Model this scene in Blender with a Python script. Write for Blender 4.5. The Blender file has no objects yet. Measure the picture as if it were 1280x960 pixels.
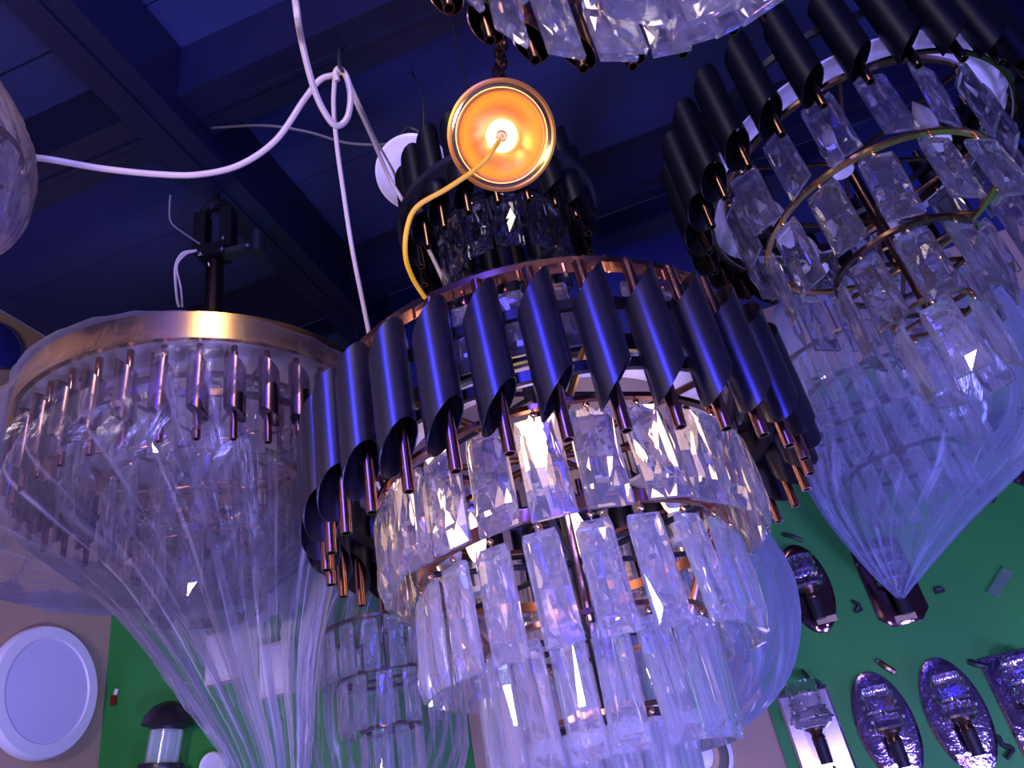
import bpy, math, random
from mathutils import Vector, Matrix
random.seed(7)
sc = bpy.context.scene
col = sc.collection
PI = math.pi
R_ = math.radians

# ------------------------------------------------------------------ camera
EYE = Vector((0, 0, 1.6))
PITCH, ROLL, FPX = R_(30.47), R_(11.88), 950.0
fwd = Vector((0, math.cos(PITCH), math.sin(PITCH)))
up0 = Vector((0, -math.sin(PITCH), math.cos(PITCH)))
rt0 = Vector((1, 0, 0))
rt = rt0 * math.cos(ROLL) - up0 * math.sin(ROLL)
up = rt0 * math.sin(ROLL) + up0 * math.cos(ROLL)
cd = bpy.data.cameras.new('camera')
cam = bpy.data.objects.new('camera', cd)
col.objects.link(cam)
cam.matrix_world = Matrix(((rt.x, up.x, -fwd.x, EYE.x), (rt.y, up.y, -fwd.y, EYE.y), (rt.z, up.z, -fwd.z, EYE.z), (0, 0, 0, 1)))
cd.sensor_width = 36
cd.lens = 36 * FPX / 1280
cd.clip_start = 0.02
sc.camera = cam

# ------------------------------------------------------------------ world and light
w = bpy.data.worlds.new('dusk')
sc.world = w
w.use_nodes = True
bg = w.node_tree.nodes['Background']
bg.inputs[0].default_value = (0.2, 0.18, 0.75, 1)
bg.inputs[1].default_value = 0.28


def area(name, loc, target, sx, sy, power, color):
    l = bpy.data.lights.new(name, 'AREA')
    l.shape = 'RECTANGLE'
    l.size, l.size_y, l.energy, l.color = sx, sy, power, color
    o = bpy.data.objects.new(name, l)
    col.objects.link(o)
    o.location = loc
    o.rotation_euler = (Vector(target) - Vector(loc)).to_track_quat('-Z', 'Y').to_euler()
    return o


area('blue_led_lamp', (-0.36, -1.2, 2.95), (0.0, 0.9, 2.1), 0.45, 0.9, 62, (0.05, 0.045, 1.0))
area('violet_led_lamp', (0.6, -0.45, 0.7), (0.3, 1.2, 1.9), 0.35, 0.35, 58, (0.27, 0.26, 1.0))
area('violet_led_lamp', (-0.35, -0.6, 0.8), (0.0, 1.2, 1.9), 0.3, 0.3, 22, (0.34, 0.27, 1.0))  # extra unseen violet light, added for more sparkle in the crystals
area('violet_led_lamp', (1.3, 0.2, 0.6), (0.5, 1.4, 1.8), 0.3, 0.3, 18, (0.2, 0.22, 1.0))
area('white_sparkle_light', (-0.9, -0.5, 1.97), (-0.1, 1.2, 1.9), 0.3, 0.3, 22, (1.0, 0.78, 0.8))  # unseen white light, added for sparkle and a rosier left side

area('band_highlight_light', (0.0, -0.08, 3.2), (-0.15, 0.5, 2.2), 0.3, 0.3, 6, (1.0, 0.82, 0.72))  # unseen overhead light, added to put a highlight on the gold band

vs = sc.view_settings
vs.view_transform = 'Standard'
vs.look = 'None'
vs.exposure = 0.0
vs.gamma = 1.0
vs.use_curve_mapping = False
sc.cycles.transparent_max_bounces = 24
sc.cycles.max_bounces = 14
sc.cycles.transmission_bounces = 12
sc.cycles.blur_glossy = 0.5

# ------------------------------------------------------------------ room frame: yaw 12.5 degrees
YAW = R_(12.5)
NB = Vector((math.sin(YAW), math.cos(YAW), 0))     # towards the back wall
EB = Vector((math.cos(YAW), -math.sin(YAW), 0))    # along the back wall, to the right
DB, DL = 1.95, -1.85                              # distance of back wall, of left wall
ZC = 3.27                                          # ceiling height


def room(e, d, z):
    return EB * e + NB * d + Vector((0, 0, z))


def ray(px, py):
    return fwd + rt * ((px - 640) / FPX) - up * ((py - 480) / FPX)


def at(px, py, depth):
    return EYE + ray(px, py) * depth


def at_z(px, py, z):
    r = ray(px, py)
    return EYE + r * ((z - EYE.z) / r.z)


def on_back(px, py, off=0.0):
    r = ray(px, py)
    q = EYE + r * ((DB - off) / r.dot(NB))
    return q


def on_left(px, py, off=0.0):
    r = ray(px, py)
    return EYE + r * ((DL + off) / r.dot(EB))


# ------------------------------------------------------------------ materials
MAT = {}


def nodes(name):
    m = bpy.data.materials.new(name)
    m.use_nodes = True
    MAT[name] = m
    return m, m.node_tree.nodes, m.node_tree.links, m.node_tree.nodes['Principled BSDF']


def pbr(name, color, rough=0.5, metal=0.0, spec=0.5, vary=0.0, scale=20, bump=0.0, coat=0.0, emit=None, estr=0, stretch=(1, 1, 1)):
    m, n, l, b = nodes(name)
    b.inputs['Base Color'].default_value = (*color, 1)
    b.inputs['Roughness'].default_value = rough
    b.inputs['Metallic'].default_value = metal
    b.inputs['Specular IOR Level'].default_value = spec
    b.inputs['Coat Weight'].default_value = coat
    if emit:
        b.inputs['Emission Color'].default_value = (*emit, 1)
        b.inputs['Emission Strength'].default_value = estr
    if vary or bump:
        tc = n.new('ShaderNodeTexCoord')
        mp = n.new('ShaderNodeMapping')
        mp.inputs['Scale'].default_value = stretch
        nz = n.new('ShaderNodeTexNoise')
        nz.inputs['Scale'].default_value = scale
        nz.inputs['Detail'].default_value = 5
        l.new(tc.outputs['Object'], mp.inputs[0])
        l.new(mp.outputs[0], nz.inputs['Vector'])
        if vary:
            mx = n.new('ShaderNodeMix')
            mx.data_type = 'RGBA'
            mx.inputs['A'].default_value = (*[c * (1 - vary) for c in color], 1)
            mx.inputs['B'].default_value = (*[min(1, c * (1 + vary)) for c in color], 1)
            l.new(nz.outputs['Fac'], mx.inputs['Factor'])
            l.new(mx.outputs['Result'], b.inputs['Base Color'])
        if bump:
            bp = n.new('ShaderNodeBump')
            bp.inputs['Strength'].default_value = bump
            bp.inputs['Distance'].default_value = 0.01
            l.new(nz.outputs['Fac'], bp.inputs['Height'])
            l.new(bp.outputs[0], b.inputs['Normal'])
    return m


pbr('roof_blue', (0.02, 0.027, 0.1), 0.45, 0, 0.4, vary=0.25, scale=3)
pbr('beam_blue', (0.005, 0.006, 0.028), 0.35, 0, 0.5, vary=0.3, scale=5)
pbr('beige', (0.42, 0.29, 0.17), 0.7, vary=0.15, scale=6, stretch=(1, 1, 0.3))
pbr('green', (0.02, 0.23, 0.03), 0.55, vary=0.15, scale=5)
pbr('floor_grey', (0.2, 0.18, 0.17), 0.7, vary=0.2, scale=4)
pbr('black_paint', (0.006, 0.005, 0.01), 0.3, 0.0, 1.0, vary=0.3, scale=60)
pbr('black_matt', (0.003, 0.003, 0.004), 0.45, 0.0, 0.18)
pbr('rose_dark', (0.3, 0.17, 0.17), 0.24, 1.0)
pbr('black_metal', (0.01, 0.01, 0.014), 0.3, 0.0, 0.6)
pbr('rose_metal', (0.52, 0.25, 0.19), 0.2, 1.0)
pbr('bronze_metal', (0.2, 0.11, 0.07), 0.25, 1.0)
pbr('gold', (0.85, 0.5, 0.16), 0.24, 1.0, vary=0.12, scale=8, stretch=(1, 1, 12))
pbr('gold_inner', (0.85, 0.36, 0.06), 0.48, 1.0)
pbr('brass_bright', (0.9, 0.62, 0.3), 0.15, 1.0)
pbr('plate_white', (0.75, 0.72, 0.7), 0.4)
pbr('white_plastic', (0.75, 0.74, 0.74), 0.35)
pbr('cable_white', (0.5, 0.42, 0.32), 0.45)
pbr('cable_grey', (0.1, 0.1, 0.085), 0.5)
pbr('cord_yellow', (0.8, 0.42, 0.012), 0.35, vary=0.15, scale=90)
pbr('diffuser', (0.62, 0.6, 0.72), 0.5)
pbr('cream', (0.66, 0.58, 0.5), 0.5)
pbr('dark_plastic', (0.018, 0.014, 0.02), 0.35)
pbr('chrome', (0.85, 0.82, 0.85), 0.06, 1.0)
pbr('silver_plate', (0.88, 0.76, 0.78), 0.28, 1.0)
pbr('dark_mirror', (0.16, 0.08, 0.09), 0.12, 1.0, vary=0.4, scale=40)
pbr('violet_mirror', (0.38, 0.27, 0.42), 0.14, 1.0, vary=0.4, scale=60, bump=0.25)
pbr('blue_disc', (0.02, 0.025, 0.17), 0.4)
pbr('wire_dark', (0.015, 0.015, 0.014), 0.5)
pbr('connector_red', (0.16, 0.015, 0.012), 0.4)
pbr('tag_paper', (0.5, 0.36, 0.2), 0.6)
pbr('bulb_lit', (1, 0.8, 0.5), 0.3, emit=(1.0, 0.62, 0.3), estr=4.5)
pbr('cup_bulb', (1, 0.9, 0.6), 0.3, emit=(1.0, 0.72, 0.32), estr=2.2)
pbr('bulb_off', (0.62, 0.58, 0.55), 0.15, coat=1.0)


def crystal_mat(name, tint, film, haze):
    m, n, l, b = nodes(name)
    b.inputs['Base Color'].default_value = (*tint, 1)
    b.inputs['Roughness'].default_value = 0.02
    b.inputs['IOR'].default_value = 1.62
    b.inputs['Transmission Weight'].default_value = 1.0 - haze
    b.inputs['Specular IOR Level'].default_value = 0.75
    b.inputs['Thin Film Thickness'].default_value = film
    b.inputs['Thin Film IOR'].default_value = 1.8
    tr = n.new('ShaderNodeBsdfTransparent')
    tr.inputs[0].default_value = (0.92, 0.92, 0.96, 1)
    mx = n.new('ShaderNodeMixShader')
    mx.inputs[0].default_value = 0.14
    out = n['Material Output']
    l.new(b.outputs[0], mx.inputs[1])
    l.new(tr.outputs[0], mx.inputs[2])
    l.new(mx.outputs[0], out.inputs[0])


crystal_mat('crystal', (0.95, 0.94, 1.0), 0, 0.07)
crystal_mat('crystal_iridescent', (0.92, 0.93, 1.0), 520, 0.12)
crystal_mat('crystal_clear', (0.97, 0.97, 1.0), 0, 0.0)
crystal_mat('crystal_grey', (0.96, 0.94, 0.98), 0, 0.025)


def glass_clear(name):
    m, n, l, b = nodes(name)
    b.inputs['Base Color'].default_value = (0.8, 0.9, 0.95, 1)
    b.inputs['Roughness'].default_value = 0.08
    b.inputs['Transmission Weight'].default_value = 0.3
    b.inputs['Specular IOR Level'].default_value = 0.8
    tr = n.new('ShaderNodeBsdfTransparent')
    mx = n.new('ShaderNodeMixShader')
    mx.inputs[0].default_value = 0.6
    l.new(b.outputs[0], mx.inputs[1])
    l.new(tr.outputs[0], mx.inputs[2])
    l.new(mx.outputs[0], n['Material Output'].inputs[0])


glass_clear('clear_glass')


def film_mat(name, opac, stretch, bump=0.6, tint=(0.45, 0.45, 0.55), scale=1.0, crease_glint=0.35):
    """thin polythene film: mostly see-through, with a soft sheen and crinkles"""
    m, n, l, b = nodes(name)
    b.inputs['Base Color'].default_value = (*tint, 1)
    b.inputs['Roughness'].default_value = 0.14
    b.inputs['Specular IOR Level'].default_value = 1.0
    b.inputs['IOR'].default_value = 1.8
    tl = n.new('ShaderNodeBsdfTranslucent')
    tl.inputs[0].default_value = (*tint, 1)
    m1 = n.new('ShaderNodeMixShader')
    m1.inputs[0].default_value = 0.25
    l.new(b.outputs[0], m1.inputs[1])
    l.new(tl.outputs[0], m1.inputs[2])
    tr = n.new('ShaderNodeBsdfTransparent')
    tr.inputs[0].default_value = (0.97, 0.97, 1, 1)
    mx = n.new('ShaderNodeMixShader')
    tc = n.new('ShaderNodeTexCoord')
    mp = n.new('ShaderNodeMapping')
    mp.inputs['Scale'].default_value = stretch
    nz = n.new('ShaderNodeTexNoise')
    nz.inputs['Scale'].default_value = scale
    nz.inputs['Detail'].default_value = 4
    nz.inputs['Distortion'].default_value = 1.2
    l.new(tc.outputs['UV'], mp.inputs[0])
    l.new(mp.outputs[0], nz.inputs['Vector'])
    bp = n.new('ShaderNodeBump')
    bp.inputs['Strength'].default_value = bump
    bp.inputs['Distance'].default_value = 0.012
    l.new(nz.outputs['Fac'], bp.inputs['Height'])
    l.new(bp.outputs[0], b.inputs['Normal'])
    fr = n.new('ShaderNodeFresnel')
    fr.inputs['IOR'].default_value = 1.36
    l.new(bp.outputs[0], fr.inputs['Normal'])
    ad = n.new('ShaderNodeMath')
    ad.operation = 'MULTIPLY_ADD'
    ad.use_clamp = True
    ad.inputs[1].default_value = 0.75
    ad.inputs[2].default_value = opac
    l.new(fr.outputs[0], ad.inputs[0])
    # milky crease streaks, also standing in for bright highlights on the folds
    mp2 = n.new('ShaderNodeMapping')
    mp2.inputs['Scale'].default_value = (stretch[0] * 1.7, stretch[1] * 0.6, 1)
    nz2 = n.new('ShaderNodeTexNoise')
    nz2.inputs['Scale'].default_value = scale
    nz2.inputs['Detail'].default_value = 3
    l.new(tc.outputs['UV'], mp2.inputs[0])
    l.new(mp2.outputs[0], nz2.inputs['Vector'])
    rp = n.new('ShaderNodeMapRange')
    rp.inputs['From Min'].default_value = 0.56
    rp.inputs['From Max'].default_value = 0.78
    rp.inputs['To Max'].default_value = crease_glint
    l.new(nz2.outputs['Fac'], rp.inputs['Value'])
    ad2 = n.new('ShaderNodeMath')
    ad2.use_clamp = True
    l.new(ad.outputs[0], ad2.inputs[0])
    l.new(rp.outputs[0], ad2.inputs[1])
    l.new(ad2.outputs[0], mx.inputs[0])
    l.new(tr.outputs[0], mx.inputs[1])
    l.new(m1.outputs[0], mx.inputs[2])
    l.new(mx.outputs[0], n['Material Output'].inputs[0])


film_mat('film', 0.035, (34, 7, 1), crease_glint=0.3)
film_mat('film_drawn', 0.03, (44, 1.6, 1), tint=(0.62, 0.6, 0.7), crease_glint=0.75)
film_mat('film_blue_lit', 0.14, (30, 5, 1), tint=(0.7, 0.74, 1.0), crease_glint=0.6)  # blue light on these clear bags is put into the tint
film_mat('film_dull', 0.25, (16, 6, 1), tint=(0.3, 0.25, 0.27))


# ------------------------------------------------------------------ mesh helpers
class MB:
    def __init__(self):
        self.v, self.f = [], []

    def add(self, vs, fs):
        k = len(self.v)
        self.v += [tuple(x) for x in vs]
        self.f += [tuple(i + k for i in f) for f in fs]
        return self

    def box(self, c, s, mat=None):
        c = Vector(c)
        vs = []
        for dx in (-.5, .5):
            for dy in (-.5, .5):
                for dz in (-.5, .5):
                    p = Vector((dx * s[0], dy * s[1], dz * s[2]))
                    if mat:
                        p = mat @ p
                    vs.append(c + p)
        return self.add(vs, [(0, 1, 3, 2), (4, 6, 7, 5), (0, 4, 5, 1), (2, 3, 7, 6), (0, 2, 6, 4), (1, 5, 7, 3)])

    def bar(self, a, b, r, n=8, r1=None, caps=True):
        a, b = Vector(a), Vector(b)
        d = (b - a).normalized()
        x = d.orthogonal().normalized()
        y = d.cross(x)
        r1 = r if r1 is None else r1
        vs = []
        for q, rr in ((a, r), (b, r1)):
            for i in range(n):
                t = 2 * PI * i / n
                vs.append(q + x * math.cos(t) * rr + y * math.sin(t) * rr)
        fs = [(i, (i + 1) % n, n + (i + 1) % n, n + i) for i in range(n)]
        if caps:
            fs += [tuple(reversed(range(n))), tuple(range(n, 2 * n))]
        return self.add(vs, fs)

    def lathe(self, prof, n=32, c=(0, 0, 0), closed=False):
        """prof: list of (radius, z); rotated about z through c"""
        c = Vector(c)
        vs, fs = [], []
        for r, z in prof:
            for i in range(n):
                t = 2 * PI * i / n
                vs.append(c + Vector((r * math.cos(t), r * math.sin(t), z)))
        m = len(prof)
        for j in range(m if closed else m - 1):
            for i in range(n):
                a, b2 = j * n, ((j + 1) % m) * n
                fs.append((a + i, a + (i + 1) % n, b2 + (i + 1) % n, b2 + i))
        return self.add(vs, fs)

    def band(self, r0, r1, z0, z1, n=96, c=(0, 0, 0)):
        return self.lathe([(r0, z0), (r1, z0), (r1, z1), (r0, z1)], n, c, closed=True)

    def tube(self, pts, r, n=8, caps=True):
        pts = [Vector(p) for p in pts]
        vs, fs = [], []
        x = None
        for i, p in enumerate(pts):
            d = (pts[min(i + 1, len(pts) - 1)] - pts[max(i - 1, 0)]).normalized()
            if x is None:
                x = d.orthogonal().normalized()
            else:
                x = (x - d * x.dot(d)).normalized()
            y = d.cross(x)
            for k in range(n):
                t = 2 * PI * k / n
                vs.append(p + x * math.cos(t) * r + y * math.sin(t) * r)
        for i in range(len(pts) - 1):
            for k in range(n):
                fs.append((i * n + k, i * n + (k + 1) % n, (i + 1) * n + (k + 1) % n, (i + 1) * n + k))
        if caps:
            fs += [tuple(reversed(range(n))), tuple(range(len(vs) - n, len(vs)))]
        return self.add(vs, fs)

    def mesh(self, name, smooth=True, angle=40):
        m = bpy.data.meshes.new(name)
        m.from_pydata(self.v, [], self.f)
        m.validate()
        if smooth:
            m.shade_smooth()
            m.set_sharp_from_angle(angle=R_(angle))
        return m

    def build(self, name, mat, parent=None, smooth=True, angle=40):
        m = self.mesh(name, smooth, angle)
        m.materials.append(MAT[mat])
        return obj(name, m, parent)


def obj(name, mesh, parent=None):
    o = bpy.data.objects.new(name, mesh)
    col.objects.link(o)
    o.parent = parent
    return o


def place(o, loc, rz=0.0, rot=None):
    o.location = loc
    o.rotation_euler = rot if rot is not None else (0, 0, rz)
    return o


def tag(o, label, cat, group=None):
    o['label'] = label
    o['category'] = cat
    if group:
        o['group'] = group
    return o


def thing(name, label, cat, loc, rz=0.0, group=None):
    o = obj(name, None)
    o.empty_display_size = 0.05
    place(o, loc, rz)
    return tag(o, label, cat, group)


def struct(o):
    o['kind'] = 'structure'
    return o


def spline(pts, k=10):
    """Catmull-Rom through pts"""
    pts = [Vector(p) for p in pts]
    P = [2 * pts[0] - pts[1]] + pts + [2 * pts[-1] - pts[-2]]
    out = []
    for i in range(1, len(P) - 2):
        a, b, c, d = P[i - 1:i + 3]
        for j in range(k):
            t = j / k
            out.append(0.5 * ((2 * b) + (c - a) * t + (2 * a - 5 * b + 4 * c - d) * t * t + (3 * b - a - 3 * c + d) * t ** 3))
    out.append(pts[-1])
    return out


# ------------------------------------------------------------------ the room
def room_box(name, mat, e0, e1, d0, d1, z0, z1, parent=None):
    vs = [room(e, d, z) for e in (e0, e1) for d in (d0, d1) for z in (z0, z1)]
    m = MB().add(vs, [(0, 1, 3, 2), (4, 6, 7, 5), (0, 4, 5, 1), (2, 3, 7, 6), (0, 2, 6, 4), (1, 5, 7, 3)])
    return m.build(name, mat, parent, smooth=False)


struct(room_box('floor', 'floor_grey', DL, 2.6, -1.6, DB, -0.05, 0))
ceil = struct(room_box('ceiling', 'roof_blue', DL, 2.6, -1.6, DB, ZC + 0.02, ZC + 0.06))
# painted sheets of the roof, lapped a little
edges = [-1.6, -0.55, 0.78, 1.36, DB]
for i in range(4):
    room_box('roof_sheet', 'roof_blue', DL, 2.6, edges[i] + 0.002, edges[i + 1] - 0.002, ZC + (0.004 if i % 2 else 0), ZC + 0.02, ceil)
wl = struct(room_box('wall_left', 'beige', DL - 0.08, DL, -1.6, DB + 0.08, 0, ZC))
wb = struct(room_box('wall_back', 'beige', DL, 2.6, DB, DB + 0.08, 0, ZC))
room_box('blue_board', 'roof_blue', DL, 2.6, DB - 0.006, DB, 2.75, ZC, wb)
room_box('green_board', 'green', DL, -0.72, DB - 0.008, DB, 0, 2.53, wb)
room_box('green_board', 'green', -0.006, 0.9, DB - 0.008, DB, 0, 2.5, wb)
room_box('green_board', 'green', 0.904, 2.6, DB - 0.008, DB, 0, 2.5, wb)


def beam(n, e0, d0, e1, d1, wid, z0=3.04):
    """an angle-iron beam under the roof: a web and a wider flange"""
    a, b = room(e0, d0, 0), room(e1, d1, 0)
    d = (b - a).normalized()
    s = Vector((-d.y, d.x, 0))
    m = MB()
    for (o0, o1, za, zb) in ((-wid / 2, wid / 2, z0, z0 + 0.012), (-wid / 2, -wid / 2 + 0.012, z0 + 0.012, ZC), (wid / 2 - 0.012, wid / 2, z0 + 0.012, ZC), (-0.006, 0.006, z0 - 0.006, z0)):
        vs = [q + s * o + Vector((0, 0, z)) for q in (a, b) for o in (o0, o1) for z in (za, zb)]
        m.add(vs, [(0, 1, 3, 2), (4, 6, 7, 5), (0, 4, 5, 1), (2, 3, 7, 6), (0, 2, 6, 4), (1, 5, 7, 3)])
    return struct(m.build('trim_%d' % n, 'beam_blue', None, smooth=False))


def rel(p):
    return p.dot(EB), p.dot(NB)


q = rel(at_z(278, 240, 3.04))
beam(1, q[0], -1.6, q[0], DB, 0.105)
q = rel(at_z(280, 130, 3.1))
beam(2, DL, q[1], 2.6, q[1], 0.12, 3.1)
q = rel(at_z(640, 300, 3.1))
beam(3, DL, q[1], 2.6, q[1], 0.08, 3.1)


# ------------------------------------------------------------------ chandelier pieces
def tube_mesh(name, r, zl0, zr0, zl1, zr1, n=28, th=0.0013):
    """hollow tube cut on the slant at both ends. local +x is outward; the low tip lies towards -y"""
    m = MB()
    vs = []
    for rr in (r, r - th):
        for top in (0, 1):
            for i in range(n):
                t = 2 * PI * i / n
                k = (math.sin(t) + 1) / 2
                z = (zl1 + (zr1 - zl1) * k) if top else (zl0 + (zr0 - zl0) * k)
                vs.append((rr * math.cos(t), rr * math.sin(t), z))
    fs = []
    for i in range(n):
        j = (i + 1) % n
        fs += [(i, j, n + j, n + i), (2 * n + j, 2 * n + i, 3 * n + i, 3 * n + j), (j, i, 2 * n + i, 2 * n + j), (n + i, n + j, 3 * n + j, 3 * n + i)]
    m.add(vs, fs)
    return m.mesh(name, True, 50)


def rod_mesh(name, r, z0, z1, n=14):
    """hollow rod with an open lower end"""
    return MB().lathe([(r * .7, z0 + .03), (r * .7, z0), (r, z0), (r, z1), (0.0002, z1)], n).mesh(name, True, 50)


def crystal_mesh(name, wd, h, t, cut=0, style='table'):
    """faceted pendant, hung from its top (z=0) down to -h; local +x faces outward.
    'table': bevelled slab with a crossed table and a cut foot; 'stripe': long upright facets."""
    hw, g = wd / 2, t * 0.14
    k = -1 if cut else 1
    if style == 'stripe':
        ys = [-hw, -.52 * hw, .06 * hw * k, .56 * hw, hw]
        zs = [0, -h * .08, -h + hw * .75, -h]
        F = [[g] * 5, [g, .5 * t, .26 * t, .5 * t, g], [g, .44 * t, .5 * t, .44 * t, g], [g] * 5]
        sh = [[0] * 5, [0] * 5, [0, .12 * hw * k, -.1 * hw, .12 * hw * k, 0], [0] * 5]
    else:
        ys = [-hw, -.66 * hw, .12 * hw * k, .66 * hw, hw]
        zs = [0, -hw * .5, -h * .52, -h + hw * .95, -h]
        F = [[g] * 5, [g, .42 * t, .46 * t, .42 * t, g], [g, .4 * t, .3 * t, .5 * t, g], [g, .5 * t, .36 * t, .42 * t, g], [g] * 5]
        sh = [[0] * 5, [0] * 5, [0, .1 * hw, -.25 * hw * k, 0, 0], [0, 0, -.1 * hw * k, 0, 0], [0] * 5]
    nr, nc = len(zs), len(ys)
    vs, fs = [], []
    taper = [0.9] + [1] * (nr - 1)
    for side in (1, -1):
        for r in range(nr):
            for c in range(nc):
                d = F[r][c] if side > 0 else -(g + (F[r][c] - g) * .55)
                vs.append((d, (ys[c] + sh[r][c] * side) * taper[r], zs[r]))
    n0 = nr * nc
    for r in range(nr - 1):
        for c in range(nc - 1):
            a, b, d, e = r * nc + c, r * nc + c + 1, (r + 1) * nc + c + 1, (r + 1) * nc + c
            if (r + c + cut) % 2:
                fs += [(a, d, b), (a, e, d)]
                fs += [(n0 + a, n0 + b, n0 + d), (n0 + a, n0 + d, n0 + e)]
            else:
                fs += [(a, e, b), (b, e, d)]
                fs += [(n0 + a, n0 + b, n0 + e), (n0 + b, n0 + d, n0 + e)]
    loop = [c for c in range(nc)] + [r * nc + nc - 1 for r in range(1, nr)] + [(nr - 1) * nc + c for c in range(nc - 2, -1, -1)] + [r * nc for r in range(nr - 2, 0, -1)]
    for q in range(len(loop)):
        a, b = loop[q], loop[(q + 1) % len(loop)]
        fs.append((a, b, n0 + b, n0 + a))
    return MB().add(vs, fs).mesh(name, False)


def hook_mesh(name, gap):
    """bead and pin from the ring down to the crystal"""
    m = MB().bar((0, 0, gap), (0, 0, -0.006), 0.0011, 6)
    prof = [(0.0003, 0.0042), (0.003, 0.003), (0.0042, 0), (0.003, -0.003), (0.0003, -0.0042)]
    m.lathe(prof, 8, (0, 0, gap * 0.45))
    return m.mesh(name, True, 60)


def with_mat(mesh, mat):
    mesh.materials.append(MAT[mat])
    return mesh


def crystal_ring(parent, R, z, n, wd, h, t, mat='crystal', gap=0.012, phase=0.0, tilt=0.0, hookmat='brass_bright', hooks=True, band=None, bandmat='rose_metal', only=None, twist=0.06, style='table', bandh=0.006):
    ms = [with_mat(crystal_mesh('crystal', wd, h, t, c, style), mat) for c in (0, 1)]
    hk = with_mat(hook_mesh('hook', gap), hookmat)
    if band:
        MB().band(R - band, R + band, z - 0.0015, z - 0.0015 + bandh).build('ring', bandmat, parent)
    for i in range(n):
        a = phase + 2 * PI * i / n
        if only and not only(a):
            continue
        o = obj('crystal', ms[i % 2], parent)
        place(o, (R * math.cos(a), R * math.sin(a), z - gap), rot=(random.gauss(0, .02), tilt + random.gauss(0, .03), a + random.gauss(0, twist)))
        if hooks:
            obj('hook', hk, o)


def tube_ring(parent, R, n, phase, tm, rm, rod_in=0.006, only=None, flip=False):
    for i in range(n):
        a = phase + 2 * PI * i / n
        if only and not only(a):
            continue
        o = obj('tube', tm, parent)
        place(o, (R * math.cos(a), R * math.sin(a), 0), a)
        if flip:
            o.scale = (1, -1, 1)
        r = obj('rod', rm, o)
        r.location = (-rod_in, 0, 0)


def candle(parent, x, y, z, lit, h=0.07):
    """white candle sleeve with a pointed bulb, standing on an arm"""
    o = MB().lathe([(0.0002, 0), (0.016, 0), (0.018, 0.008), (0.0105, 0.008), (0.0105, h), (0.0002, h)], 16).build('candle_sleeve', 'plate_white', parent)
    o.location = (x, y, z)
    b = MB().lathe([(0.006, h), (0.012, h + 0.012), (0.0165, h + 0.03), (0.0145, h + 0.046), (0.007, h + 0.066), (0.0004, h + 0.08)], 16).build('bulb', 'bulb_lit' if lit else 'bulb_off', o)
    return o


def spokes(parent, n, ph, levels, mat, r=0.004):
    for R0, z0 in levels:
        m = with_mat(MB().bar((0.004, 0, z0), (R0, 0, z0), r, 8).mesh('arm'), mat)
        for i in range(n):
            place(obj('arm', m, parent), (0, 0, 0), ph + 2 * PI * i / n)


# ================================================================== A: big tiered chandelier with black tubes
CA = Vector((0.0334, 0.9910, 1.6))
A = thing('tiered_chandelier', 'large lit tiered crystal chandelier ringed by slanted matt black tubes', 'chandelier', CA)
NT = 34
PH = R_(-88.3)
tm = with_mat(tube_mesh('tube', 0.0225, 0.343, 0.397, 0.472, 0.527), 'black_paint')
rm = with_mat(rod_mesh('rod', 0.0068, 0.321, 0.539), 'rose_metal')
tube_ring(A, 0.326, NT, PH, tm, rm, 0.008)
MB().band(0.296, 0.303, 0.487, 0.5).build('tube_ring', 'black_metal', A)
MB().band(0.296, 0.303, 0.405, 0.418).build('tube_ring', 'black_metal', A)
MB().band(0.284, 0.302, 0.553, 0.562).build('top_ring', 'rose_metal', A)
pin = MB()
for i in range(68):
    a = 2 * PI * i / 68
    pin.bar((0.293 * math.cos(a), 0.293 * math.sin(a), 0.545), (0.293 * math.cos(a), 0.293 * math.sin(a), 0.57), 0.0022, 6)
pin.build('ring_pins', 'brass_bright', A)['kind'] = 'stuff'
# crystals hung inside the top ring
crystal_ring(A, 0.280, 0.552, NT, 0.036, 0.088, 0.014, phase=PH + PI / NT, hookmat='rose_metal')
# white lamp plate and its arms
MB().band(0.205, 0.25, 0.455, 0.46).build('lamp_plate', 'plate_white', A)
MB().band(0.262, 0.268, 0.452, 0.474).build('plate_rim', 'black_metal', A)
spokes(A, 8, 0.2, ((0.3, 0.452),), 'bronze_metal', 0.005)
# rows below
crystal_ring(A, 0.248, 0.4, 26, 0.05, 0.115, 0.02, phase=0.05, band=0.004)
crystal_ring(A, 0.205, 0.292, 22, 0.041, 0.122, 0.02, 'crystal_iridescent', phase=R_(-90) + .1, band=0.004, gap=0.016, bandh=0.014)
crystal_ring(A, 0.142, 0.195, 18, 0.041, 0.13, 0.02, 'crystal_iridescent', phase=R_(-84), band=0.005, style='stripe')
crystal_ring(A, 0.085, 0.1, 12, 0.038, 0.13, 0.02, 'crystal_iridescent', phase=R_(-90), band=0.004, style='stripe')
for i in range(6):
    a = 2 * PI * i / 6 + R_(-97)
    candle(A, 0.17 * math.cos(a), 0.17 * math.sin(a), 0.31, True, 0.045)
frm = with_mat(MB().bar((0.262, 0, 0.455), (0.248, 0, 0.4), 0.003, 6).bar((0.248, 0, 0.4), (0.205, 0, 0.295), 0.003, 6).bar((0.205, 0, 0.295), (0.142, 0, 0.198), 0.003, 6).bar((0.142, 0, 0.198), (0.085, 0, 0.103), 0.003, 6).mesh('frame_rod'), 'rose_metal')
for i in range(6):
    place(obj('frame_rod', frm, A), (0, 0, 0), 2 * PI * i / 6 + 0.5)
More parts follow.
